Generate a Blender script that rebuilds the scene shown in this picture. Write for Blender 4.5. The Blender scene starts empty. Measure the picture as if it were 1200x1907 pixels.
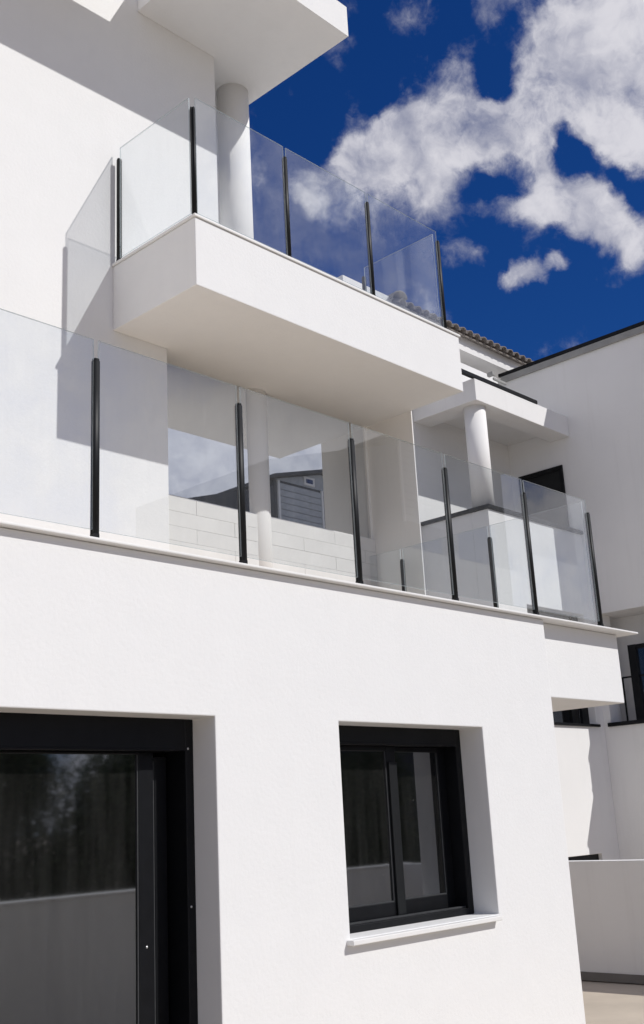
import bpy, math, random
import numpy as np
from mathutils import Vector, Matrix

random.seed(7)
SC = bpy.context.scene
COL = SC.collection
R_ = math.radians
PI = math.pi

# ------------------------------------------------------------------ camera
EYE = 1.58
def _rot(yaw, pitch, roll):
    rz = Matrix.Rotation(R_(yaw), 4, 'Z'); rx = Matrix.Rotation(PI / 2 + R_(pitch), 4, 'X')
    return rz @ rx @ Matrix.Rotation(R_(roll), 4, 'Z')
CAMROT = _rot(-47.14, 15.73, -3.0)
cam_d = bpy.data.cameras.new('camera')
cam_d.sensor_fit = 'VERTICAL'; cam_d.sensor_height = 24.0
cam_d.lens = 2040.0 / 1907.0 * 24.0
cam_d.clip_start = 0.05; cam_d.clip_end = 3000
cam = bpy.data.objects.new('camera', cam_d); COL.objects.link(cam)
cam.matrix_world = Matrix.Translation((0, 0, EYE)) @ CAMROT
SC.camera = cam

# ------------------------------------------------------------------ sun, sky, exposure
SUN_TRAVEL = Vector((-0.49, 1.0, -0.995)).normalized()
sun_d = bpy.data.lights.new('sun', 'SUN'); sun_d.energy = 3.5; sun_d.angle = R_(0.5); sun_d.color = (1.0, 0.975, 0.94)
sun = bpy.data.objects.new('sun', sun_d); COL.objects.link(sun)
sun.rotation_euler = SUN_TRAVEL.to_track_quat('-Z', 'Y').to_euler(); sun.location = (6, -12, 14)

SKY_STRENGTH = 0.10
world = bpy.data.worlds.new('World'); SC.world = world; world.use_nodes = True
WN = world.node_tree.nodes; WL = world.node_tree.links; WN.clear()
def wn(t, **kw):
    n = WN.new(t)
    for k, v in kw.items(): setattr(n, k, v)
    return n
def wmath(op, a, b=None, c=None, clamp=False):
    n = wn('ShaderNodeMath', operation=op, use_clamp=clamp)
    for i, v in enumerate((a, b, c)):
        if v is None: continue
        if isinstance(v, (int, float)): n.inputs[i].default_value = v
        else: WL.new(v, n.inputs[i])
    return n.outputs[0]
sky = wn('ShaderNodeTexSky', sky_type='NISHITA'); sky.sun_disc = False
sky.sun_elevation = math.asin(-SUN_TRAVEL.z); sky.sun_rotation = math.atan2(-SUN_TRAVEL.x, -SUN_TRAVEL.y)
sky.altitude = 300; sky.air_density = 1.0; sky.dust_density = 0.1; sky.ozone_density = 3.0
hsv = wn('ShaderNodeHueSaturation'); hsv.inputs['Hue'].default_value = 0.505
hsv.inputs['Saturation'].default_value = 1.28; hsv.inputs['Value'].default_value = 0.62
WL.new(sky.outputs[0], hsv.inputs['Color'])
tint = wn('ShaderNodeMix', data_type='RGBA', blend_type='MULTIPLY'); tint.inputs['Factor'].default_value = 1.0
WL.new(hsv.outputs[0], tint.inputs[6]); tint.inputs[7].default_value = (0.34, 0.66, 1.10, 1)
tc = wn('ShaderNodeTexCoord')
def wnoise(vec, scale, detail, rough, dist=0.0):
    n = wn('ShaderNodeTexNoise'); n.inputs['Scale'].default_value = scale; n.inputs['Detail'].default_value = detail
    n.inputs['Roughness'].default_value = rough; n.inputs['Distortion'].default_value = dist
    WL.new(vec, n.inputs['Vector']); return n
def wvmath(op, a, b):
    n = wn('ShaderNodeVectorMath', operation=op)
    for i, v in enumerate((a, b)):
        if isinstance(v, (tuple, Vector)): n.inputs[i].default_value = v
        else: WL.new(v, n.inputs[i])
    return n
DIR = tc.outputs['Generated']
def warped(src, scale, amp, detail=4):
    n = wnoise(src, scale, detail, 0.6)
    return wvmath('ADD', src, wvmath('MULTIPLY', wvmath('SUBTRACT', n.outputs['Color'], (0.5, 0.5, 0.5)).outputs[0], (amp,) * 3).outputs[0]).outputs[0]
WD = wvmath('NORMALIZE', warped(warped(DIR, 9.0, 0.05, 3), 30.0, 0.03, 5), (0, 0, 0)).outputs[0]
FP = warped(DIR, 16.0, 0.05, 3)
fbm = wnoise(FP, 13.0, 10, 0.60, 0.0).outputs[0]
fbm6 = wnoise(FP, 13.0, 6, 0.60, 0.0).outputs[0]
fine = wnoise(warped(DIR, 30.0, 0.05, 4), 34.0, 8, 0.62, 0.0).outputs[0]
soft = wnoise(DIR, 8.0, 3, 0.5).outputs[0]
# cumulus banks: unit direction, angular radius, weight
def skydir(px, py):
    v = Vector(((px - 600) / 2040.0, -(py - 953.5) / 2040.0, -1.0)).normalized()
    return (CAMROT.to_3x3() @ v)
BANKS = [(660, 300, 40, .8), (705, 298, 56, .95), (765, 285, 62, 1.0), (830, 275, 66, 1.0), (895, 262, 68, 1.0), (960, 258, 62, 1.0), (1005, 272, 44, .8), (870, 212, 46, .6), (845, 160, 42, .40),
         (800, 205, 50, .42), (770, 235, 46, .4), (865, 108, 34, .36), (815, 385, 40, .5), (760, 345, 56, .55), (690, 340, 46, .45), (1050, 145, 66, .75), (1125, 190, 84, .95), (1180, 110, 100, 1.0), (1120, 40, 84, .9),
         (1040, 40, 45, .5), (1165, 245, 66, .9), (1215, 270, 60, .85), (1000, 195, 56, .75), (925, 8, 56, .5), (790, 18, 44, .36), (1010, 90, 40, .4), (660, 215, 40, .16), (1090, 225, 46, .6),
         (1030, 352, 46, 1.1), (995, 378, 42, .95), (1075, 382, 54, 1.1), (1130, 410, 48, 1.05), (1180, 445, 42, .95), (935, 395, 40, .42),
         (932, 540, 24, .75), (962, 527, 28, .9), (998, 511, 25, .8), (1035, 490, 20, .65), (850, 490, 36, .36), (880, 480, 28, .32), (610, 375, 58, .75), (560, 350, 40, .45),
         (805, 590, 34, .7), (765, 565, 40, .4), (630, 100, 34, .30), (740, 40, 40, .22)]
HOLES = [(1055, 280, 24, .45), (1100, 300, 22, .45), (1150, 325, 28, .5), (1200, 360, 26, .5), (905, 338, 40, .4), (935, 148, 30, .35)]
MIRRORED = [(380, 870, 130, 1.0), (480, 830, 130, 1.0), (700, 850, 130, .9), (560, 800, 140, .9), (330, 930, 110, .9), (450, 900, 120, .9)]
tot = None
for px, py, r, w in BANKS + [(a, b, c, -d) for a, b, c, d in HOLES] + [(-a, b, c, d) for a, b, c, d in MIRRORED]:
    d = skydir(abs(px), py)
    if px < 0: d.y = -d.y                              # seen by way of the window glass
    k = 2.0 / (1.45 * r / 2040.0) ** 2
    dt = wvmath('DOT_PRODUCT', WD, tuple(d)).outputs['Value']
    v = wmath('MULTIPLY_ADD', dt, k, 1.0 - k)
    v = wmath('MAXIMUM', v, 0.0)
    v = wmath('MULTIPLY', wmath('MULTIPLY', v, v), w * 1.42)
    tot = v if tot is None else wmath('ADD', tot, v)
tot = wmath('MINIMUM', tot, 1.35)
front = skydir(820, 300)
inview = wn('ShaderNodeMapRange'); inview.interpolation_type = 'SMOOTHSTEP'
WL.new(wvmath('DOT_PRODUCT', DIR, tuple(front)).outputs['Value'], inview.inputs['Value'])
inview.inputs['From Min'].default_value = 0.86; inview.inputs['From Max'].default_value = 0.95
big = wnoise(DIR, 3.2, 4, 0.55).outputs[0]
base = wmath('ADD', wmath('MULTIPLY', inview.outputs[0], -0.72), wmath('MULTIPLY', wmath('SUBTRACT', 1.0, inview.outputs[0]), wmath('MULTIPLY_ADD', big, 2.2, -0.90)))
dens = wmath('ADD', wmath('ADD', tot, base), wmath('MULTIPLY', wmath('SUBTRACT', fbm, 0.46), 2.7))
dens = wmath('ADD', dens, wmath('MULTIPLY', wmath('SUBTRACT', fine, 0.5), 1.0))
cov = wn('ShaderNodeMapRange'); cov.interpolation_type = 'SMOOTHSTEP'
WL.new(dens, cov.inputs['Value']); cov.inputs['From Min'].default_value = -0.42; cov.inputs['From Max'].default_value = 0.78
# relief: the side of each billow that faces the sun is brighter
toward = tuple(-SUN_TRAVEL * 0.022)
fbm2 = wnoise(wvmath('ADD', FP, toward).outputs[0], 13.0, 6, 0.60, 0.0).outputs[0]
relief = wmath('MULTIPLY', wmath('SUBTRACT', fbm6, fbm2), 1.5)
body = wmath('MULTIPLY', wmath('MINIMUM', wmath('MAXIMUM', dens, 0.0), 1.2), 0.30)
tone = wn('ShaderNodeMapRange'); tone.interpolation_type = 'SMOOTHSTEP'
WL.new(wmath('ADD', wmath('ADD', relief, body), wmath('MULTIPLY', soft, 0.7)), tone.inputs['Value'])
tone.inputs['From Min'].default_value = 0.20; tone.inputs['From Max'].default_value = 0.92
cmix = wn('ShaderNodeMix', data_type='RGBA')
WL.new(tone.outputs[0], cmix.inputs['Factor'])
g = 1.0 / SKY_STRENGTH
cmix.inputs[6].default_value = (0.42 * g, 0.43 * g, 0.52 * g, 1); cmix.inputs[7].default_value = (0.75 * g, 0.74 * g, 0.79 * g, 1)
smix = wn('ShaderNodeMix', data_type='RGBA')
WL.new(wmath('MULTIPLY', cov.outputs[0], 0.96), smix.inputs['Factor']); WL.new(tint.outputs[2], smix.inputs[6]); WL.new(cmix.outputs[2], smix.inputs[7])
bg = wn('ShaderNodeBackground'); bg.inputs['Strength'].default_value = SKY_STRENGTH
WL.new(smix.outputs[2], bg.inputs['Color'])
world.cycles.sampling_method = 'MANUAL'; world.cycles.sample_map_resolution = 512
wo = wn('ShaderNodeOutputWorld'); WL.new(bg.outputs[0], wo.inputs['Surface'])

vs = SC.view_settings
vs.view_transform = 'Standard'; vs.look = 'None'; vs.exposure = -0.06; vs.gamma = 1.0; vs.use_curve_mapping = False
SC.cycles.use_denoising = True
SC.cycles.max_bounces = 14; SC.cycles.diffuse_bounces = 6; SC.cycles.glossy_bounces = 6; SC.cycles.transparent_max_bounces = 24
SC.cycles.sample_clamp_indirect = 6.0
SC.cycles.caustics_reflective = False; SC.cycles.caustics_refractive = False

# ------------------------------------------------------------------ materials
MATS = {}
def _mat(name):
    m = bpy.data.materials.new(name); m.use_nodes = True; MATS[name] = m
    nt = m.node_tree; nt.nodes.clear()
    o = nt.nodes.new('ShaderNodeOutputMaterial')
    return m, nt, o
def _set(n, **kw):
    for k, v in kw.items(): n.inputs[k.replace('_', ' ')].default_value = v
def _noise(nt, vec, scale, detail=4, rough=0.55):
    n = nt.nodes.new('ShaderNodeTexNoise'); _set(n, Scale=scale, Detail=detail, Roughness=rough)
    nt.links.new(vec, n.inputs['Vector']); return n
def _ramp(nt, fac, stops):
    r = nt.nodes.new('ShaderNodeValToRGB'); nt.links.new(fac, r.inputs['Fac'])
    e = r.color_ramp.elements
    while len(e) < len(stops): e.new(0.5)
    for el, (p, c) in zip(e, stops): el.position = p; el.color = (*c, 1)
    return r
def paint(name, c, rough=0.85, var=0.03, vscale=1.3, bscale=150.0, bump=0.10, bdist=0.004, stain=0.0, spec=0.3, metal=0.0, streak=0.0):
    m, nt, o = _mat(name)
    tcn = nt.nodes.new('ShaderNodeTexCoord'); P = tcn.outputs['Object']
    b = nt.nodes.new('ShaderNodeBsdfPrincipled'); _set(b, Roughness=rough, Metallic=metal); b.inputs['Specular IOR Level'].default_value = spec
    n1 = _noise(nt, P, vscale, 6, 0.6)
    lo = tuple(max(0, x * (1 - var)) for x in c); hi = tuple(min(1, x * (1 + var)) for x in c)
    col = _ramp(nt, n1.outputs[0], [(0.3, lo), (0.7, hi)]).outputs[0]
    if stain > 0:
        mp = nt.nodes.new('ShaderNodeMapping'); _set(mp, Scale=(9.0, 9.0, 0.7)); nt.links.new(P, mp.inputs['Vector'])
        n3 = _noise(nt, mp.outputs[0], 1.0, 5, 0.65)
        f = _ramp(nt, n3.outputs[0], [(0.55, (0, 0, 0)), (0.78, (stain,) * 3)])
        mx = nt.nodes.new('ShaderNodeMix'); mx.data_type = 'RGBA'; nt.links.new(f.outputs[0], mx.inputs['Factor'])
        nt.links.new(col, mx.inputs[6]); mx.inputs[7].default_value = (c[0] * 0.72, c[1] * 0.71, c[2] * 0.68, 1)
        col = mx.outputs[2]
    nt.links.new(col, b.inputs['Base Color'])
    if bump > 0:
        n2 = _noise(nt, P, bscale, 5, 0.6); n4 = _noise(nt, P, bscale * 0.12, 3, 0.5)
        ad = nt.nodes.new('ShaderNodeMath'); ad.operation = 'MULTIPLY_ADD'; ad.inputs[1].default_value = 1.5
        nt.links.new(n4.outputs[0], ad.inputs[0]); nt.links.new(n2.outputs[0], ad.inputs[2])
        bp = nt.nodes.new('ShaderNodeBump'); _set(bp, Strength=bump, Distance=bdist); nt.links.new(ad.outputs[0], bp.inputs['Height'])
        nt.links.new(bp.outputs[0], b.inputs['Normal'])
    nt.links.new(b.outputs[0], o.inputs['Surface']); return m
paint('stucco', (0.80, 0.80, 0.795), 0.92, 0.012, 5.0, 330.0, 0.42, 0.0022, stain=0.05, spec=0.15)
paint('stucco_far', (0.78, 0.775, 0.765), 0.92, 0.03, 0.8, 90.0, 0.15, 0.005, stain=0.16, spec=0.15)
paint('smooth_plaster', (0.80, 0.79, 0.775), 0.88, 0.02, 1.1, 60.0, 0.10, 0.003, spec=0.2)
paint('coping_stone', (0.78, 0.775, 0.76), 0.55, 0.035, 6.0, 80.0, 0.08, 0.002, spec=0.4)
paint('grey_trim', (0.30, 0.30, 0.29), 0.7, 0.1, 5.0, 40.0, 0.1)
paint('black_aluminium', (0.005, 0.0055, 0.007), 0.45, 0.2, 14.0, 240.0, 0.05, 0.001, spec=0.22)
paint('black_gloss', (0.005, 0.006, 0.007), 0.52, 0.2, 14.0, 240.0, 0.03, 0.001, spec=0.32)
paint('grey_rubber', (0.05, 0.052, 0.055), 0.5, 0.2, 20.0, 100.0, 0.05)
paint('screw_steel', (0.6, 0.6, 0.6), 0.35, 0.1, 30.0, bump=0.0, metal=1.0)
paint('block_white', (0.71, 0.705, 0.69), 0.9, 0.05, 3.0, 120.0, 0.25, 0.004, spec=0.15)
paint('joint_mortar', (0.65, 0.64, 0.62), 0.95, 0.06, 6.0, 120.0, 0.2, 0.004, spec=0.1)
paint('terrace_paving', (0.70, 0.595, 0.475), 0.75, 0.08, 2.0, 60.0, 0.12, 0.003)
paint('ground_paving', (0.52, 0.455, 0.375), 0.8, 0.10, 1.4, 45.0, 0.2, 0.004, spec=0.25)
paint('skirting', (0.17, 0.16, 0.15), 0.6, 0.12, 4.0, 50.0, 0.1)
paint('clay_tile', (0.245, 0.22, 0.20), 0.9, 0.35, 7.0, 60.0, 0.4, 0.01, spec=0.15)
paint('cladding_blue', (0.38, 0.41, 0.45), 0.8, 0.18, 3.0, 30.0, 0.2)
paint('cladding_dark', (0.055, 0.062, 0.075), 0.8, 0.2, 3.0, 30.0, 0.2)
paint('roof_slate', (0.07, 0.075, 0.085), 0.75, 0.25, 3.0, 30.0, 0.3)
paint('white_trim', (0.78, 0.78, 0.78), 0.6, 0.04, 4.0, bump=0.0)
paint('bark', (0.10, 0.075, 0.05), 0.95, 0.3, 8.0, 30.0, 0.6, 0.02)
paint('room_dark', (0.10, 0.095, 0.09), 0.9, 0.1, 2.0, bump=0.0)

def leafmat(name, a, b_):
    m, nt, o = _mat(name)
    g_ = nt.nodes.new('ShaderNodeNewGeometry')
    r = _ramp(nt, g_.outputs['Random Per Island'], [(0.0, a), (1.0, b_)])
    b = nt.nodes.new('ShaderNodeBsdfPrincipled'); _set(b, Roughness=0.6); nt.links.new(r.outputs[0], b.inputs['Base Color'])
    t = nt.nodes.new('ShaderNodeBsdfTranslucent'); nt.links.new(r.outputs[0], t.inputs['Color'])
    mx = nt.nodes.new('ShaderNodeMixShader'); mx.inputs[0].default_value = 0.25
    nt.links.new(b.outputs[0], mx.inputs[1]); nt.links.new(t.outputs[0], mx.inputs[2]); nt.links.new(mx.outputs[0], o.inputs['Surface'])
leafmat('leaf_pine', (0.035, 0.055, 0.03), (0.09, 0.12, 0.06))

def _fresnel(nt, ior):
    # same reflectance on both faces of a thin sheet
    g_ = nt.nodes.new('ShaderNodeNewGeometry'); mr = nt.nodes.new('ShaderNodeMapRange')
    nt.links.new(g_.outputs['Backfacing'], mr.inputs['Value']); mr.inputs['To Min'].default_value = ior; mr.inputs['To Max'].default_value = 1.0 / ior
    fr = nt.nodes.new('ShaderNodeFresnel'); nt.links.new(mr.outputs[0], fr.inputs['IOR']); return fr
def clear_glass(name, tint, dust, dustscale=1.0, ior=1.52):
    """thin safety glass: clear, Fresnel reflection, a film of dust with rain streaks"""
    m, nt, o = _mat(name)
    tcn = nt.nodes.new('ShaderNodeTexCoord'); P = tcn.outputs['Object']
    tr = nt.nodes.new('ShaderNodeBsdfTransparent'); tr.inputs[0].default_value = (*tint, 1)
    gl = nt.nodes.new('ShaderNodeBsdfGlossy'); gl.inputs['Roughness'].default_value = 0.0; gl.inputs['Color'].default_value = (1, 1, 1, 1)
    fr = _fresnel(nt, ior)
    mx = nt.nodes.new('ShaderNodeMixShader'); nt.links.new(fr.outputs[0], mx.inputs[0]); nt.links.new(tr.outputs[0], mx.inputs[1]); nt.links.new(gl.outputs[0], mx.inputs[2])
    mp = nt.nodes.new('ShaderNodeMapping'); _set(mp, Scale=(38.0, 38.0, 2.2)); nt.links.new(P, mp.inputs['Vector'])
    n1 = _noise(nt, mp.outputs[0], 1.0, 5, 0.65); n2 = _noise(nt, P, 2.6, 5, 0.6)
    mu = nt.nodes.new('ShaderNodeMath'); mu.operation = 'MULTIPLY'; nt.links.new(n1.outputs[0], mu.inputs[0]); nt.links.new(n2.outputs[0], mu.inputs[1])
    r = _ramp(nt, mu.outputs[0], [(0.14, (dust * 0.45,) * 3), (0.42, (dust * 1.6,) * 3)])
    df = nt.nodes.new('ShaderNodeBsdfDiffuse'); df.inputs[0].default_value = (0.75, 0.75, 0.74, 1)
    m2 = nt.nodes.new('ShaderNodeMixShader'); nt.links.new(r.outputs[0], m2.inputs[0]); nt.links.new(mx.outputs[0], m2.inputs[1]); nt.links.new(df.outputs[0], m2.inputs[2])
    nt.links.new(m2.outputs[0], o.inputs['Surface']); return m
clear_glass('fence_glass', (0.965, 0.978, 0.985), 0.021, ior=1.60)
def edge_glass(name):
    m, nt, o = _mat(name)
    tr = nt.nodes.new('ShaderNodeBsdfTransparent'); tr.inputs[0].default_value = (0.75, 0.82, 0.84, 1)
    df = nt.nodes.new('ShaderNodeBsdfDiffuse'); df.inputs[0].default_value = (0.62, 0.68, 0.70, 1)
    mx = nt.nodes.new('ShaderNodeMixShader'); mx.inputs[0].default_value = 0.55
    nt.links.new(tr.outputs[0], mx.inputs[1]); nt.links.new(df.outputs[0], mx.inputs[2]); nt.links.new(mx.outputs[0], o.inputs['Surface'])
edge_glass('glass_edge')
def solar_glass(name, ior, tint, dust=0.012, rough=0.0, bend=0.0):
    """dark reflective window glass"""
    m, nt, o = _mat(name)
    tcn = nt.nodes.new('ShaderNodeTexCoord'); P = tcn.outputs['Object']
    tr = nt.nodes.new('ShaderNodeBsdfTransparent'); tr.inputs[0].default_value = (*tint, 1)
    gl = nt.nodes.new('ShaderNodeBsdfGlossy'); gl.inputs['Roughness'].default_value = rough; gl.inputs['Color'].default_value = (0.93, 0.96, 1.0, 1)
    fr = _fresnel(nt, ior)
    if bend > 0:
        n0 = _noise(nt, P, 1.6, 2, 0.5); bp = nt.nodes.new('ShaderNodeBump'); _set(bp, Strength=bend, Distance=0.01); nt.links.new(n0.outputs[0], bp.inputs['Height'])
        nt.links.new(bp.outputs[0], gl.inputs['Normal'])
    mx = nt.nodes.new('ShaderNodeMixShader'); nt.links.new(fr.outputs[0], mx.inputs[0]); nt.links.new(tr.outputs[0], mx.inputs[1]); nt.links.new(gl.outputs[0], mx.inputs[2])
    mp = nt.nodes.new('ShaderNodeMapping'); _set(mp, Scale=(14.0, 14.0, 1.1), Rotation=(0, R_(9), 0)); nt.links.new(P, mp.inputs['Vector'])
    n1 = _noise(nt, mp.outputs[0], 1.0, 5, 0.65)
    sp = _noise(nt, P, 60.0, 2, 0.5)
    r = _ramp(nt, n1.outputs[0], [(0.35, (dust * 0.3,) * 3), (0.7, (dust * 2.0,) * 3)])
    r2 = _ramp(nt, sp.outputs[0], [(0.795, (0,) * 3), (0.81, (0.35,) * 3)])
    ad = nt.nodes.new('ShaderNodeMath'); ad.operation = 'ADD'; nt.links.new(r.outputs[0], ad.inputs[0]); nt.links.new(r2.outputs[0], ad.inputs[1])
    df = nt.nodes.new('ShaderNodeBsdfDiffuse'); df.inputs[0].default_value = (0.6, 0.6, 0.58, 1)
    m2 = nt.nodes.new('ShaderNodeMixShader'); nt.links.new(ad.outputs[0], m2.inputs[0]); nt.links.new(mx.outputs[0], m2.inputs[1]); nt.links.new(df.outputs[0], m2.inputs[2])
    nt.links.new(m2.outputs[0], o.inputs['Surface']); return m
solar_glass('window_glass', 2.8, (0.12, 0.125, 0.13), 0.012, 0.035)
solar_glass('mirror_glazing', 18.0, (0.10, 0.11, 0.12), 0.01, 0.01, 0.0)

# ------------------------------------------------------------------ mesh helpers
class MB:
    def __init__(s): s.v = []; s.f = []; s.sm = []
    def add(s, vs, fs, smooth=False):
        o = len(s.v); s.v += [tuple(p) for p in vs]
        for f in fs: s.f.append(tuple(i + o for i in f)); s.sm.append(smooth)
        return s
    def box(s, x0, x1, y0, y1, z0, z1):
        p = [(x0, y0, z0), (x1, y0, z0), (x1, y1, z0), (x0, y1, z0), (x0, y0, z1), (x1, y0, z1), (x1, y1, z1), (x0, y1, z1)]
        return s.add(p, [(0, 3, 2, 1), (4, 5, 6, 7), (0, 1, 5, 4), (1, 2, 6, 5), (2, 3, 7, 6), (3, 0, 4, 7)])
    def prism(s, pts, z0, z1, smooth=False):
        n = len(pts); b = [(x, y, z0) for x, y in pts]; t = [(x, y, z1) for x, y in pts]
        o = len(s.v); s.v += b + t
        s.f.append(tuple(o + i for i in reversed(range(n)))); s.sm.append(False)
        s.f.append(tuple(o + n + i for i in range(n))); s.sm.append(False)
        for i in range(n):
            j = (i + 1) % n; s.f.append((o + i, o + j, o + n + j, o + n + i)); s.sm.append(smooth)
        return s
    def cyl(s, cx, cy, r, z0, z1, n=48):
        return s.prism([(cx + r * math.cos(2 * PI * i / n), cy + r * math.sin(2 * PI * i / n)) for i in range(n)], z0, z1, True)
    def wall(s, x0, x1, z0, z1, y0, y1, holes):
        """wall in the x-z plane, thickness y0..y1, rectangular openings with reveals"""
        xs = sorted({x0, x1, *[h[0] for h in holes], *[h[1] for h in holes]}); zs = sorted({z0, z1, *[h[2] for h in holes], *[h[3] for h in holes]})
        xs = [x for x in xs if x0 <= x <= x1]; zs = [z for z in zs if z0 <= z <= z1]
        nx, nz = len(xs), len(zs); o = len(s.v)
        for y in (y0, y1):
            for z in zs:
                for x in xs: s.v.append((x, y, z))
        idx = lambda k, i, j: o + k * nx * nz + j * nx + i
        solid = lambda i, j: 0 <= i < nx - 1 and 0 <= j < nz - 1 and not any(h[0] <= (xs[i] + xs[i + 1]) / 2 <= h[1] and h[2] <= (zs[j] + zs[j + 1]) / 2 <= h[3] for h in holes)
        def F(*q): s.f.append(q); s.sm.append(False)
        for i in range(nx - 1):
            for j in range(nz - 1):
                if not solid(i, j): continue
                F(idx(0, i, j), idx(0, i + 1, j), idx(0, i + 1, j + 1), idx(0, i, j + 1))
                F(idx(1, i, j), idx(1, i, j + 1), idx(1, i + 1, j + 1), idx(1, i + 1, j))
                if not solid(i - 1, j): F(idx(0, i, j), idx(0, i, j + 1), idx(1, i, j + 1), idx(1, i, j))
                if not solid(i + 1, j): F(idx(0, i + 1, j), idx(1, i + 1, j), idx(1, i + 1, j + 1), idx(0, i + 1, j + 1))
                if not solid(i, j - 1): F(idx(0, i, j), idx(1, i, j), idx(1, i + 1, j), idx(0, i + 1, j))
                if not solid(i, j + 1): F(idx(0, i, j + 1), idx(0, i + 1, j + 1), idx(1, i + 1, j + 1), idx(1, i, j + 1))
        return s
    def mesh(s, name, off=(0, 0, 0)):
        me = bpy.data.meshes.new(name)
        me.from_pydata([(x - off[0], y - off[1], z - off[2]) for x, y, z in s.v], [], s.f)
        me.polygons.foreach_set('use_smooth', s.sm); me.update(); return me
    def build(s, name, mat, parent=None, bevel=0.0, seg=2, loc=None):
        """vertices are in world space; loc = where the object's own origin goes"""
        pw = ORIG.get(parent.name, Vector((0, 0, 0))) if parent else Vector((0, 0, 0))
        L = Vector(loc) if loc is not None else (pw if parent else Vector((0, 0, 0)))
        me = s.mesh(name, L); me.materials.append(MATS[mat])
        o = bpy.data.objects.new(name, me); COL.objects.link(o); o.parent = parent; o.location = L - pw
        ORIG[o.name] = L
        if bevel > 0:
            b = o.modifiers.new('bevel', 'BEVEL'); b.width = bevel; b.segments = seg; b.limit_method = 'ANGLE'; b.angle_limit = R_(40)
        return o
ORIG = {}
def thing(name, label, cat, loc=(0, 0, 0), group=None):
    o = bpy.data.objects.new(name, None); COL.objects.link(o); o.location = loc; o.empty_display_size = 0.2
    ORIG[o.name] = Vector(loc); o['label'] = label; o['category'] = cat
    if group: o['group'] = group
    return o
def tag(o, label, cat, group=None):
    o['label'] = label; o['category'] = cat
    if group: o['group'] = group
    return o
def struct(o): o['kind'] = 'structure'; return o
def dup(src, parent, wloc, rotz=None):
    o = src.copy(); COL.objects.link(o); o.parent = parent
    pw = ORIG[parent.name] if parent else Vector((0, 0, 0)); o.location = Vector(wloc) - pw; ORIG[o.name] = Vector(wloc)
    if rotz is not None: o.rotation_euler = (0, 0, rotz)
    return o

# ================================================================== ground
m = MB(); m.add([(-900, -900, -0.01), (900, -900, -0.01), (900, 900, -0.01), (-900, 900, -0.01)], [(0, 1, 2, 3)])
struct(m.build('ground', 'ground_paving'))

# ================================================================== the white house
H = thing('white_house', 'white rendered house with projecting glass-railed balcony and black framed openings', 'house', (2.0, 4.1, 0))
YF, YW = 4.10, 6.20
DOOR = (1.25, 3.575, -1.0, 2.098); WIN = (4.465, 5.80, 0.985, 2.098)
MB().wall(-2.5, 6.65, 0.0, 2.866, YF, 4.40, [DOOR, WIN]).build('facade_wall', 'stucco', H, 0.006)
MB().box(6.35, 6.65, 4.402, 9.5, 0, 2.336).box(-2.5, -2.2, 4.402, 9.5, 0, 2.336).box(-2.2, 6.35, 9.2, 9.5, 0, 2.336).build('side_wall', 'stucco', H, 0.006)
MB().prism([(-2.5, 4.402), (6.652, 4.402), (6.652, 4.175), (7.816, 4.175), (7.816, 9.5), (-2.5, 9.5)], 2.336, 2.866).build('terrace_slab', 'stucco', H, 0.006)
MB().prism([(-2.5, 4.30), (7.55, 4.30), (7.55, 9.5), (-2.5, 9.5)], 2.867, 2.874).build('terrace_floor', 'terrace_paving', H)
MB().prism([(-2.5, 4.056), (7.95, 4.056), (7.95, 9.5), (7.56, 9.5), (7.56, 4.295), (-2.5, 4.295)], 2.868, 2.882).build('terrace_coping', 'coping_stone', H, 0.004)
uw = MB(); pf = [(-2.5, 2.84), (5.0, 2.84), (5.0, 5.712), (5.58, 5.712), (5.58, 9.4), (-2.5, 9.4)]
uw.add([(x, YW, z) for x, z in pf] + [(x, 9.5, z) for x, z in pf], [(0, 1, 2, 3, 4, 5), (11, 10, 9, 8, 7, 6)] + [(i, 6 + i, 6 + (i + 1) % 6, (i + 1) % 6) for i in range(6)])
uw.build('upper_wall', 'stucco', H, 0.005)
# upper balcony
SZ0, SZ1 = 5.187, 5.714; RZ0, RZ1 = 8.183, 8.49
MB().prism([(4.485, 5.232), (7.57, 5.232), (7.57, 9.5), (5.002, 9.5), (5.002, 6.198), (4.485, 6.198)], SZ0, SZ1).build('balcony_slab', 'stucco', H, 0.006)
MB().prism([(4.472, 5.219), (7.583, 5.219), (7.583, 6.9), (7.33, 6.9), (7.33, 5.46), (4.73, 5.46), (4.73, 6.196), (4.472, 6.196)], 5.716, 5.737).build('balcony_coping', 'coping_stone', H, 0.004)
MB().cyl(6.14, 6.46, 0.128, 2.86, SZ0 + .01).build('column', 'smooth_plaster', H)
MB().cyl(6.03, 6.46, 0.148, SZ1 - .01, 8.19).build('column', 'smooth_plaster', H)
MB().box(5.581, 6.2, 6.7, 6.9, SZ1 + .002, RZ0 + .02).build('rear_pier', 'stucco', H)
# roof with an open well beside the wall
MB().box(4.73, 5.58, 5.195, 6.198, RZ0, RZ1).box(5.58, 6.26, 5.195, 7.4, RZ0, RZ1).box(4.18, 4.73, 5.195, 5.63, RZ0, RZ1).box(-2.6, 4.18, 5.195, 6.198, RZ0, RZ1).build('roof_slab', 'stucco', H)
MB().box(7.56, 7.574, 5.83, 9.5, 2.84, SZ0 - .002).build('side_screen', 'smooth_plaster', H)
MB().box(5.0, 7.56, 9.3, 9.5, 2.84, SZ0 + .01).build('rear_wall', 'room_dark', H)

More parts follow.
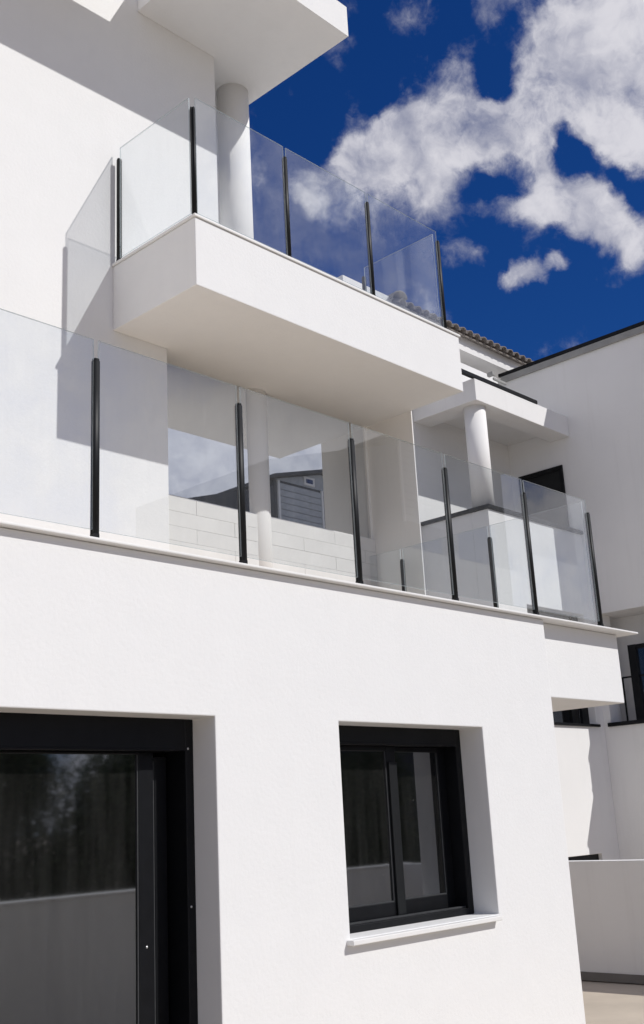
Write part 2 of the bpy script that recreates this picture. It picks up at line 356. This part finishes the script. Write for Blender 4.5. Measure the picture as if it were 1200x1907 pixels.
# low block wall under the terrace glazing
lw = MB().box(5.0, 7.56, 6.372, 6.50, 2.86, 4.052).build('low_wall', 'joint_mortar', H)
bh, bl = 0.1185, 0.80; shared = {}
for r in range(10):
    z0 = 2.874 + r * bh; x = 5.004 - (0.40 if r % 2 else 0.0)
    while x < 7.55:
        a = max(x, 5.004); b = min(x + bl, 7.557)
        if b - a > 0.03:
            L = round(b - a, 3)
            if L not in shared:
                bm = MB().box(0.0015, L - 0.0015, -0.012, 0.0, 0.001, bh - 0.001); me = bm.mesh('block'); me.materials.append(MATS['block_white']); shared[L] = me
            o = bpy.data.objects.new('block', shared[L]); COL.objects.link(o); o.parent = lw
            o.location = Vector((a, 6.372 + random.uniform(-.0012, .0012), z0)) - ORIG[lw.name]
        x += bl
# terrace glazing above it
tw = MB().box(5.0, 7.56, 6.385, 6.44, 4.052, 4.075).box(5.0, 5.03, 6.385, 6.44, 4.076, SZ0).box(7.53, 7.559, 6.385, 6.44, 4.076, SZ0).build('terrace_window', 'smooth_plaster', H)
MB().box(5.03, 7.53, 6.405, 6.413, 4.076, SZ0).build('pane', 'mirror_glazing', tw)

# ------------------------------------------------------------------ ground floor window
wf = MB()
x0, x1, z0, z1 = 4.465, 5.80, 0.985, 2.098
wf.box(x0, x0 + .055, 4.28, 4.43, z0, z1).box(x1 - .055, x1, 4.28, 4.43, z0, z1).box(x0 + .055, x1 - .055, 4.28, 4.43, z0, z0 + .04)
win = wf.build('window', 'black_aluminium', H, 0.004)
MB().box(x0 + .056, x1 - .056, 4.275, 4.43, z1 - .105, z1).box(x0 + .056, x1 - .056, 4.268, 4.275, z1 - .108, z1 - .098).build('shutter_box', 'black_aluminium', win, 0.004)
def sash(x0, x1, z0, z1, y, w, wb, parent, wl=None, wt=None, glass='window_glass', d=0.035):
    wl = wl or w; wt = wt or w
    f = MB().box(x0, x0 + wl, y, y + d, z0, z1).box(x1 - w, x1, y, y + d, z0, z1).box(x0 + wl, x1 - w, y, y + d, z0, z0 + wb).box(x0 + wl, x1 - w, y, y + d, z1 - wt, z1)
    s_ = f.build('sash', 'black_aluminium', parent, 0.004)
    MB().box(x0 + wl, x1 - w, y + .012, y + .018, z0 + wb, z1 - wt).build('pane', glass, s_)
    MB().box(x0 + wl + .001, x1 - w - .001, y + .004, y + .011, z0 + wb, z0 + wb + .006).box(x1 - w - .006, x1 - w, y + .004, y + .011, z0 + wb + .007, z1 - wt - .001).build('glazing_gasket', 'screw_steel' if False else 'grey_rubber', s_)
    return s_
sash(x0 + .056, 5.205, z0 + .041, z1 - .106, 4.335, 0.085, 0.085, win, wt=.03)
sash(5.13, x1 - .056, z0 + .041, z1 - .106, 4.376, 0.075, 0.085, win, wl=0.09, wt=.03)
MB().box(5.128, 5.20, 4.322, 4.334, z0 + .05, z1 - .20).build('meeting_rail', 'black_gloss', win, 0.003)
MB().box(x0 + .056, x1 - .056, 4.30, 4.306, z0 + .041, z0 + .050).box(x0 + .056, x1 - .056, 4.32, 4.326, z0 + .041, z0 + .050).build('sill_track', 'grey_rubber', win)
MB().box(x0 + .002, x1 - .002, 4.12, 4.30, z0 - .028, z0 - .001).box(x0 - .03, x1 - .03, 4.052, 4.119, z0 - .03, z0 - .004).build('sill', 'coping_stone', win, 0.004)

# ------------------------------------------------------------------ sliding door
dx0, dx1, dz1 = 1.25, 3.575, 2.098
df = MB().box(dx0, dx0 + .05, 4.268, 4.43, 0, dz1).box(dx1 - .05, dx1, 4.268, 4.43, 0, dz1).box(dx0 + .05, dx1 - .05, 4.268, 4.43, 0, .03)
door = df.build('sliding_door', 'black_aluminium', H, 0.004)
MB().box(dx0 + .051, dx1 - .051, 4.266, 4.43, 1.945, dz1).box(dx0 + .051, dx1 - .12, 4.26, 4.266, 1.942, 1.952).build('shutter_box', 'black_aluminium', door, 0.005)
sash(dx0 + .06, 3.385, .035, 1.944, 4.345, 0.088, 0.09, door, wt=.012)
sash(2.30, 3.50, .035, 1.925, 4.388, 0.075, 0.09, door, wt=.02)
MB().cyl(0, 0, .006, 0, .004, 12)
for (sx, sz) in ((3.34, 1.06), (3.545, 1.22), (3.54, 1.955)):
    b = MB(); n = 10; b.add([(sx + .006 * math.cos(2 * PI * i / n), 4.3435 if sx < 3.4 else 4.2665, sz + .006 * math.sin(2 * PI * i / n)) for i in range(n)] + [(sx, 4.340 if sx < 3.4 else 4.263, sz)],
             [(i, (i + 1) % n, n) for i in range(n)]); b.build('screw', 'screw_steel', door)

# ================================================================== glass balustrades
def post_mesh(w=0.035, d=0.038, h=0.905):
    b = MB(); n = 9; pts = []
    for k, cy in ((0, -d / 2 + .010), (1, d / 2 - .010)):
        for i in range(n):
            a = PI + PI * i / (n - 1) if k == 0 else PI * i / (n - 1)
            pts.append((w / 2 * math.cos(a), cy + .010 * math.sin(a)))
        # a slot in each flank where the glass enters
        pts += [(w / 2, -.007), (w / 2 - .006, -.007), (w / 2 - .006, .007), (w / 2, .007)] if k == 0 else [(-w / 2, .007), (-w / 2 + .006, .007), (-w / 2 + .006, -.007), (-w / 2, -.007)]
    b.prism(pts, 0.028, h - .012, True)
    b.prism([(x * .82, y * .88) for x, y in pts], h - .012, h, True)
    me = b.mesh('post'); me.materials.append(MATS['black_gloss']); return me
def base_mesh():
    me = MB().box(-.014, .014, -.018, .018, 0, .028).mesh('foot'); me.materials.append(MATS['black_aluminium']); return me
POST, FOOT = post_mesh(), base_mesh()
def add_post(parent, x, y, z, rz=0.0):
    o = bpy.data.objects.new('post', POST); COL.objects.link(o); o.parent = parent
    o.location = Vector((x, y, z)) - ORIG[parent.name]; o.rotation_euler = (0, 0, rz); ORIG[o.name] = Vector((x, y, z))
    f = bpy.data.objects.new('foot', FOOT); COL.objects.link(f); f.parent = o
    return o
def add_panel(parent, a, b, z0, z1):
    (xa, ya), (xb, yb) = a, b; g_ = .014; t = .005
    if abs(xb - xa) > abs(yb - ya): q = MB().box(xa + g_, xb - g_, ya - t, ya + t, z0, z1)
    else: q = MB().box(xa - t, xa + t, min(ya, yb) + g_, max(ya, yb) - g_, z0, z1)
    c = ((xa + xb) / 2, (ya + yb) / 2, z0)
    o = q.build('glass_panel', 'fence_glass', parent, loc=c)
    o.data.materials.append(MATS['glass_edge'])
    wide = (2, 4) if abs(xb - xa) > abs(yb - ya) else (3, 5)
    for i_, p_ in enumerate(o.data.polygons): p_.material_index = 0 if i_ in wide else 1
    return o
T = thing('glass_balustrade', 'long clear glass balustrade with black posts along the lower terrace edge', 'balustrade', (4.7, 4.1, 2.882))
PX = [0.10, 1.02, 1.945, 2.87, 3.80, 4.712, 5.635, 6.57, 7.46]; zt = 2.882
for x in PX: add_post(T, x, 4.105, zt)
for a, b in zip(PX, PX[1:]): add_panel(T, (a, 4.105), (b, 4.105), zt + .048, 3.888)
for y in (5.03, 5.98, 6.93): add_post(T, 7.46, y, zt, PI / 2)
for a, b in zip((4.13, 5.03, 5.98), (5.03, 5.98, 6.93)): add_panel(T, (7.46, a), (7.46, b), zt + .048, 3.888)
U = thing('glass_balustrade', 'glass balustrade with black posts around the projecting upper balcony', 'balustrade', (6.0, 5.27, 5.737))
UX = [4.525, 5.455, 6.44, 7.42]; zu = 5.737
add_post(U, 4.516, 5.272, zu, PI / 4)
for x in UX[1:]: add_post(U, x, 5.268, zu)
add_post(U, 4.508, 6.15, zu, PI / 2); add_post(U, 7.42, 6.17, zu, PI / 2)
for a, b in zip(UX, UX[1:]): add_panel(U, (a, 5.268), (b, 5.268), zu + .04, 6.735)
add_panel(U, (4.508, 5.285), (4.508, 6.15), zu + .04, 6.735); add_panel(U, (7.42, 5.30), (7.42, 6.17), zu + .04, 6.735)

# ================================================================== the neighbouring house on the right
N = thing('neighbouring_house', 'white stepped house on the right with tiled eave and covered corner terrace', 'house', (12.0, 7.3, 0))
E_ = EYE
XR, YN, XL, YB = 13.05, 7.30, 10.85, 8.33
PT = 3.575 + E_                                     # parapet top
MB().wall(XL, XR - .001, 0.0, PT, YN, YN + .25, [(11.5, 12.86, 1.02 + E_, 2.45 + E_), (11.4, 12.62, -1, -.56 + E_)]).build('front_wall', 'stucco_far', N, 0.006)
MB().box(XL + .001, XL + .25, YN + .251, 12.0, 0, PT).build('side_wall', 'stucco_far', N)
MB().box(XL + .251, XR - .01, YN + .251, YB, 2.2, 2.50 + E_).build('floor_slab', 'stucco_far', N)
MB().box(XL - .25, XR + 3, YB, YB + .3, 2.50 + E_, 5.6 + E_).build('rear_wall', 'stucco_far', N)
# tall side wall facing the passage: solid above and below a recessed window bay
sw = MB().box(XR, XR + .3, 5.82, YB - .001, 2.46 + E_, 6.22 + E_)
sw.box(XR, XR + .3, 5.82, YB - .001, 0, 1.02 + E_).box(XR, XR + .3, 7.20, YB - .001, 1.02 + E_, 2.46 + E_)
sw.build('passage_wall', 'stucco_far', N)
MB().box(XR + .3, XR + 3.2, 5.84, 5.86, 0, 6.2 + E_).box(XR + .62, XR + .8, 5.86, 8.3, .9, 4.4).box(XR + .301, XR + .62, 5.86, 8.3, 2.47 + E_, 2.6 + E_).build('bay_wall', 'stucco_far', N)
bw = MB().box(XR - .03, XR + .30, 5.83, 7.235, .985 + E_, 1.035 + E_).build('bay_window', 'black_aluminium', N)
MB().box(XR + .18, XR + .26, 6.82, 6.93, 1.037 + E_, 2.02 + E_).box(XR + .2, XR + .24, 5.87, 6.819, 1.96 + E_, 2.02 + E_).build('frame', 'black_aluminium', bw)
MB().box(XR + .215, XR + .225, 5.87, 6.819, 1.037 + E_, 1.959 + E_).build('pane', 'window_glass', bw)
MB().box(XR + .20, XR + .215, 5.87, 7.19, 1.60 + E_, 1.622 + E_).box(XR + .20, XR + .215, 7.06, 7.08, 1.037 + E_, 1.599 + E_).build('rail', 'black_aluminium', bw)
MB().box(XR - .04, XR + .34, 5.80, YB + .02, 6.225 + E_, 6.275 + E_).build('roof_coping', 'black_aluminium', N, 0.004)
MB().box(XR - .035, XR - .002, 5.82, YB - .01, 6.12 + E_, 6.222 + E_).build('cornice', 'grey_trim', N, 0.01)
nw = MB().box(11.5, 12.90, YN - .03, YN + .12, .985 + E_, 1.018 + E_).box(12.70, 12.86, YN + .1, YN + .16, 1.02 + E_, 2.44 + E_).box(11.5, 11.56, YN + .1, YN + .16, 1.02 + E_, 2.44 + E_).build('window', 'black_aluminium', N)
MB().box(11.56, 12.70, YN + .12, YN + .13, 1.02 + E_, 2.45 + E_).build('pane', 'window_glass', nw)
bd = MB().box(11.4, 12.62, YN + .05, YN + .10, 0, 1.015).build('basement_door', 'black_aluminium', N)
# terrace: coping, column, beams, ceiling, door
MB().prism([(XL - .03, YN - .03), (XR - .002, YN - .03), (XR - .002, YN + .28), (XL + .28, YN + .28), (XL + .28, YB - .002), (XL - .03, YB - .002)], PT + .002, PT + .05).build('parapet_coping', 'black_aluminium', N, 0.004)
MB().cyl(11.07, 7.51, .14, PT + .05, 5.02 + E_).build('column', 'smooth_plaster', N)
MB().prism([(10.835, 7.309), (XR - .002, 7.309), (XR - .002, 7.62), (11.18, 7.62), (11.18, YB - .002), (10.835, YB - .002)], 5.0 + E_, 5.295 + E_).build('terrace_beam', 'stucco_far', N, 0.006)
MB().box(11.181, XR - .002, 7.621, YB - .002, 5.14 + E_, 5.25 + E_).build('ceiling', 'stucco_far', N)
MB().box(10.25, 12.28, 7.30, 7.35, 5.297 + E_, 5.345 + E_).build('drip_rail', 'black_aluminium', N)
dd = MB().box(XR - .012, XR - .001, 7.47, 8.20, 2.51 + E_, 4.63 + E_).build('terrace_door', 'black_gloss', N, 0.003)
MB().box(XR - .03, XR - .013, 7.47, 7.52, 2.51 + E_, 4.62 + E_).box(XR - .03, XR - .013, 8.14, 8.19, 2.51 + E_, 4.62 + E_).box(XR - .03, XR - .013, 7.521, 8.139, 4.56 + E_, 4.62 + E_).build('frame', 'black_aluminium', dd)
# curb wall, upper band and tiled eave
MB().box(10.2, 12.60, 8.10, 8.32, 5.30 + E_, 6.02 + E_).build('curb_wall', 'stucco_far', N, 0.006)
MB().box(9.6, XR + 1.2, 8.33, 8.65, 6.40 + E_, 6.72 + E_).build('eave_band', 'stucco_far', N)
MB().box(9.6, XR + 1.2, 8.63, 8.9, 5.3 + E_, 6.40 + E_).build('attic_wall', 'stucco_far', N)
rf = MB()
rf.add([(10.55, 8.24, 6.60 + E_), (14.4, 8.24, 6.60 + E_), (14.4, 11.5, 7.75 + E_), (12.4, 11.5, 7.75 + E_), (10.55, 8.24, 6.575 + E_), (14.4, 8.24, 6.575 + E_), (14.4, 11.5, 7.72 + E_), (12.4, 11.5, 7.72 + E_)],
       [(0, 1, 2, 3), (7, 6, 5, 4), (0, 4, 5, 1), (1, 5, 6, 2), (2, 6, 7, 3), (3, 7, 4, 0)])
roof = rf.build('roof', 'clay_tile', N)
def tile_mesh():
    b = MB(); n = 8; L = .42; vs_ = []
    for k, y in enumerate((0.0, L)):
        for rr in (.078, .064):
            for i in range(n + 1):
                a = PI * i / n; vs_.append((rr * (1 - .12 * k) * math.cos(a), y, rr * .9 * (1 - .12 * k) * math.sin(a)))
    q = n + 1; fs = []
    for i in range(n):
        fs.append((i, i + 1, 2 * q + i + 1, 2 * q + i)); fs.append((q + i + 1, q + i, 3 * q + i, 3 * q + i + 1)); fs.append((i + 1, i, q + i, q + i + 1))
    b.add(vs_, fs, True); me = b.mesh('roof_tile'); me.materials.append(MATS['clay_tile']); return me
TILE = tile_mesh(); slope = math.atan2(1.15, 3.26); pitch = .169
for c in range(22):
    for r in range(5):
        yy = r * .34
        xx = 10.64 + c * pitch
        if xx < 10.55 + yy * .57: continue
        o = bpy.data.objects.new('roof_tile', TILE); COL.objects.link(o); o.parent = roof
        o.location = Vector((xx, 8.20 + yy * math.cos(slope), 6.60 + E_ + yy * math.sin(slope) + .008 * (r > 0))) - ORIG[roof.name]
        o.rotation_euler = (slope + .02, 0, random.uniform(-.02, .02))
for k in range(6):                                   # hip caps on the near corner
    o = bpy.data.objects.new('ridge_tile', TILE); COL.objects.link(o); o.parent = roof
    o.location = Vector((10.56 + k * .19, 8.19 + k * .33, 6.645 + E_ + k * .118)) - ORIG[roof.name]; o.rotation_euler = (.31, 0, -.52); o.scale = (1.5, 1.05, 1.6)
MB().box(12.25, 12.31, 7.95, 8.05, 5.93 + E_, 5.99 + E_).box(12.31, 12.62, 7.97, 8.0, 5.88 + E_, 5.92 + E_).build('gutter_outlet', 'grey_trim', N, 0.01)

# garden wall in the passage
G = MB().box(9.795, 9.95, .57, 7.2, 0, 1.078).build('garden_wall', 'stucco_far', None, 0.005, loc=(9.87, 4.7, 0))
tag(G, 'low white garden wall with dark skirting in the passage on the right', 'wall')
MB().box(9.782, 9.794, .57, 7.2, 0, .075).build('skirting', 'skirting', G)

# ================================================================== across the lane: seen only in the window glass
O = MB().box(2.6, 9.96, 0.42, 0.56, 0, 1.065).build('boundary_wall', 'stucco_far', None, 0.006, loc=(6.2, .5, 0))
tag(O, 'white boundary wall of the front yard, mirrored low in the door and window glass', 'wall')
MB().box(2.57, 9.99, .40, .58, 1.067, 1.085).build('coping', 'coping_stone', O, 0.004)

def tree(x, y, h, rw, seed, label):
    rnd = np.random.default_rng(seed)
    t = thing('pine_tree', label, 'tree', (x, y, 0), 'trees across the lane')
    b = MB(); n = 10; prev = None
    rings = []
    for k in range(6):
        z = h * .9 * k / 5; r = .13 * (1 - .85 * k / 5); cx = x + .08 * math.sin(k * 1.3 + seed); cy = y + .08 * math.cos(k * 1.7 + seed)
        rings.append([(cx + r * math.cos(2 * PI * i / n), cy + r * math.sin(2 * PI * i / n), z) for i in range(n)])
    b.add([p for rg in rings for p in rg], [(k * n + i, k * n + (i + 1) % n, (k + 1) * n + (i + 1) % n, (k + 1) * n + i) for k in range(5) for i in range(n)], True)
    for k in range(14):
        a = rnd.uniform(0, 2 * PI); z = h * rnd.uniform(.25, .85); l = rw * rnd.uniform(.5, .95) * (1.1 - z / h * .8); e = (x + l * math.cos(a), y + l * math.sin(a), z + l * .35)
        b.add([(x - .03, y, z), (x + .03, y, z), (x, y + .04, z + .04), e], [(0, 1, 3), (1, 2, 3), (2, 0, 3)])
    b.build('trunk', 'bark', t)
    N_ = 26000
    nc = 70; cz = rnd.uniform(.12, 1.0, nc); ca = rnd.uniform(0, 2 * PI, nc); cr = rw * (1.05 - cz * .8) * np.sqrt(rnd.uniform(.15, 1, nc))
    cen = np.stack([x + cr * np.cos(ca), y + cr * np.sin(ca), cz * h], 1)
    idx = rnd.integers(0, nc, N_); p = cen[idx] + rnd.normal(0, 1, (N_, 3)) * np.array([.27, .27, .22]) * rw * .8
    p[:, 2] = np.clip(p[:, 2], .15, h * 1.03)
    d1 = rnd.normal(0, 1, (N_, 3)); d1 /= np.linalg.norm(d1, axis=1)[:, None]; d2 = np.cross(d1, rnd.normal(0, 1, (N_, 3))); d2 /= np.linalg.norm(d2, axis=1)[:, None]
    L = rnd.uniform(.05, .11, N_)[:, None]; W = rnd.uniform(.010, .022, N_)[:, None]
    V = np.stack([p - d1 * L, p + d2 * W, p + d1 * L, p - d2 * W], 1).reshape(-1, 3)
    me = bpy.data.meshes.new('crown'); me.from_pydata((V - np.array([x, y, 0])).tolist(), [], np.arange(N_ * 4).reshape(-1, 4).tolist()); me.materials.append(MATS['leaf_pine'])
    o = bpy.data.objects.new('crown', me); COL.objects.link(o); o.parent = t
    return t
TL = ['leftmost of the dark pines across the lane', 'second dark pine from the left across the lane',
      'third dark pine from the left across the lane', 'fourth dark pine from the left across the lane',
      'fifth dark pine from the left across the lane', 'rightmost of the dark pines across the lane']
for i, (x, y, h, rw) in enumerate([(7.9, -7.6, 3.05, 1.5), (9.9, -8.1, 3.3, 1.5), (12.0, -7.5, 3.0, 1.5), (14.3, -7.8, 3.0, 1.5), (16.6, -7.6, 3.1, 1.5), (19.0, -8.0, 2.9, 1.5)]):
    tree(x, y, h, rw, 40 + i, TL[i])

# house across the lane, its shaded side mirrored in the terrace glazing
K = thing('clad_house', 'dark clad gable house across the lane, mirrored in the terrace window', 'house', (23.4, -10.5, 0))
hy = -9.0; hx0, hxp, hx1 = 21.5, 23.5, 26.4
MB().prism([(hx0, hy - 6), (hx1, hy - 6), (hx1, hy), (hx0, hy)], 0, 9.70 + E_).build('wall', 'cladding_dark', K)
gb = MB(); gp = [(hx0, 9.705 + E_), (hx1, 9.705 + E_), (hxp, 10.22 + E_)]
gb.add([(x, hy, z) for x, z in gp] + [(x, hy - 6, z) for x, z in gp], [(2, 1, 0), (3, 4, 5), (0, 1, 4, 3), (1, 2, 5, 4), (2, 0, 3, 5)]); gb.build('gable', 'cladding_blue', K)
for (xa, za), (xb, zb) in (((hx0 - .2, 9.67 + E_), (hxp, 10.24 + E_)), ((hx1 + .2, 9.67 + E_), (hxp, 10.24 + E_))):
    q = MB(); q.add([(xa, hy + .25, za), (xb, hy + .25, zb), (xb, hy - 6.2, zb), (xa, hy - 6.2, za), (xa, hy + .25, za + .1), (xb, hy + .25, zb + .1), (xb, hy - 6.2, zb + .1), (xa, hy - 6.2, za + .1)],
           [(0, 1, 2, 3), (4, 7, 6, 5), (0, 4, 5, 1), (3, 2, 6, 7), (0, 3, 7, 4)]); q.build('roof', 'roof_slate', K)
bmesh_board = MB().box(0, 1.78, 0, .03, 0.01, .19).mesh('board'); bmesh_board.materials.append(MATS['cladding_blue'])
cl = MB().box(21.62, 21.69, hy + .002, hy + .06, 7.4 + E_, 9.68 + E_).box(23.47, 23.54, hy + .002, hy + .06, 7.4 + E_, 9.68 + E_).build('corner_board', 'white_trim', K)
for k in range(11):
    o = bpy.data.objects.new('board', bmesh_board); COL.objects.link(o); o.parent = K; o.location = Vector((21.69, hy + .004, 7.42 + E_ + k * .2)) - ORIG[K.name]; o.rotation_euler = (-.06, 0, 0)
for wx, wz in ((22.75, 9.76), (23.75, 9.72)):
    w_ = MB().box(wx, wx + .45, hy + .004, hy + .04, wz + E_, wz + .26 + E_).build('gable_window', 'white_trim', K)
    MB().box(wx + .08, wx + .37, hy + .041, hy + .05, wz + .06 + E_, wz + .19 + E_).build('pane', 'window_glass', w_)
# lean-to stepping down to the left
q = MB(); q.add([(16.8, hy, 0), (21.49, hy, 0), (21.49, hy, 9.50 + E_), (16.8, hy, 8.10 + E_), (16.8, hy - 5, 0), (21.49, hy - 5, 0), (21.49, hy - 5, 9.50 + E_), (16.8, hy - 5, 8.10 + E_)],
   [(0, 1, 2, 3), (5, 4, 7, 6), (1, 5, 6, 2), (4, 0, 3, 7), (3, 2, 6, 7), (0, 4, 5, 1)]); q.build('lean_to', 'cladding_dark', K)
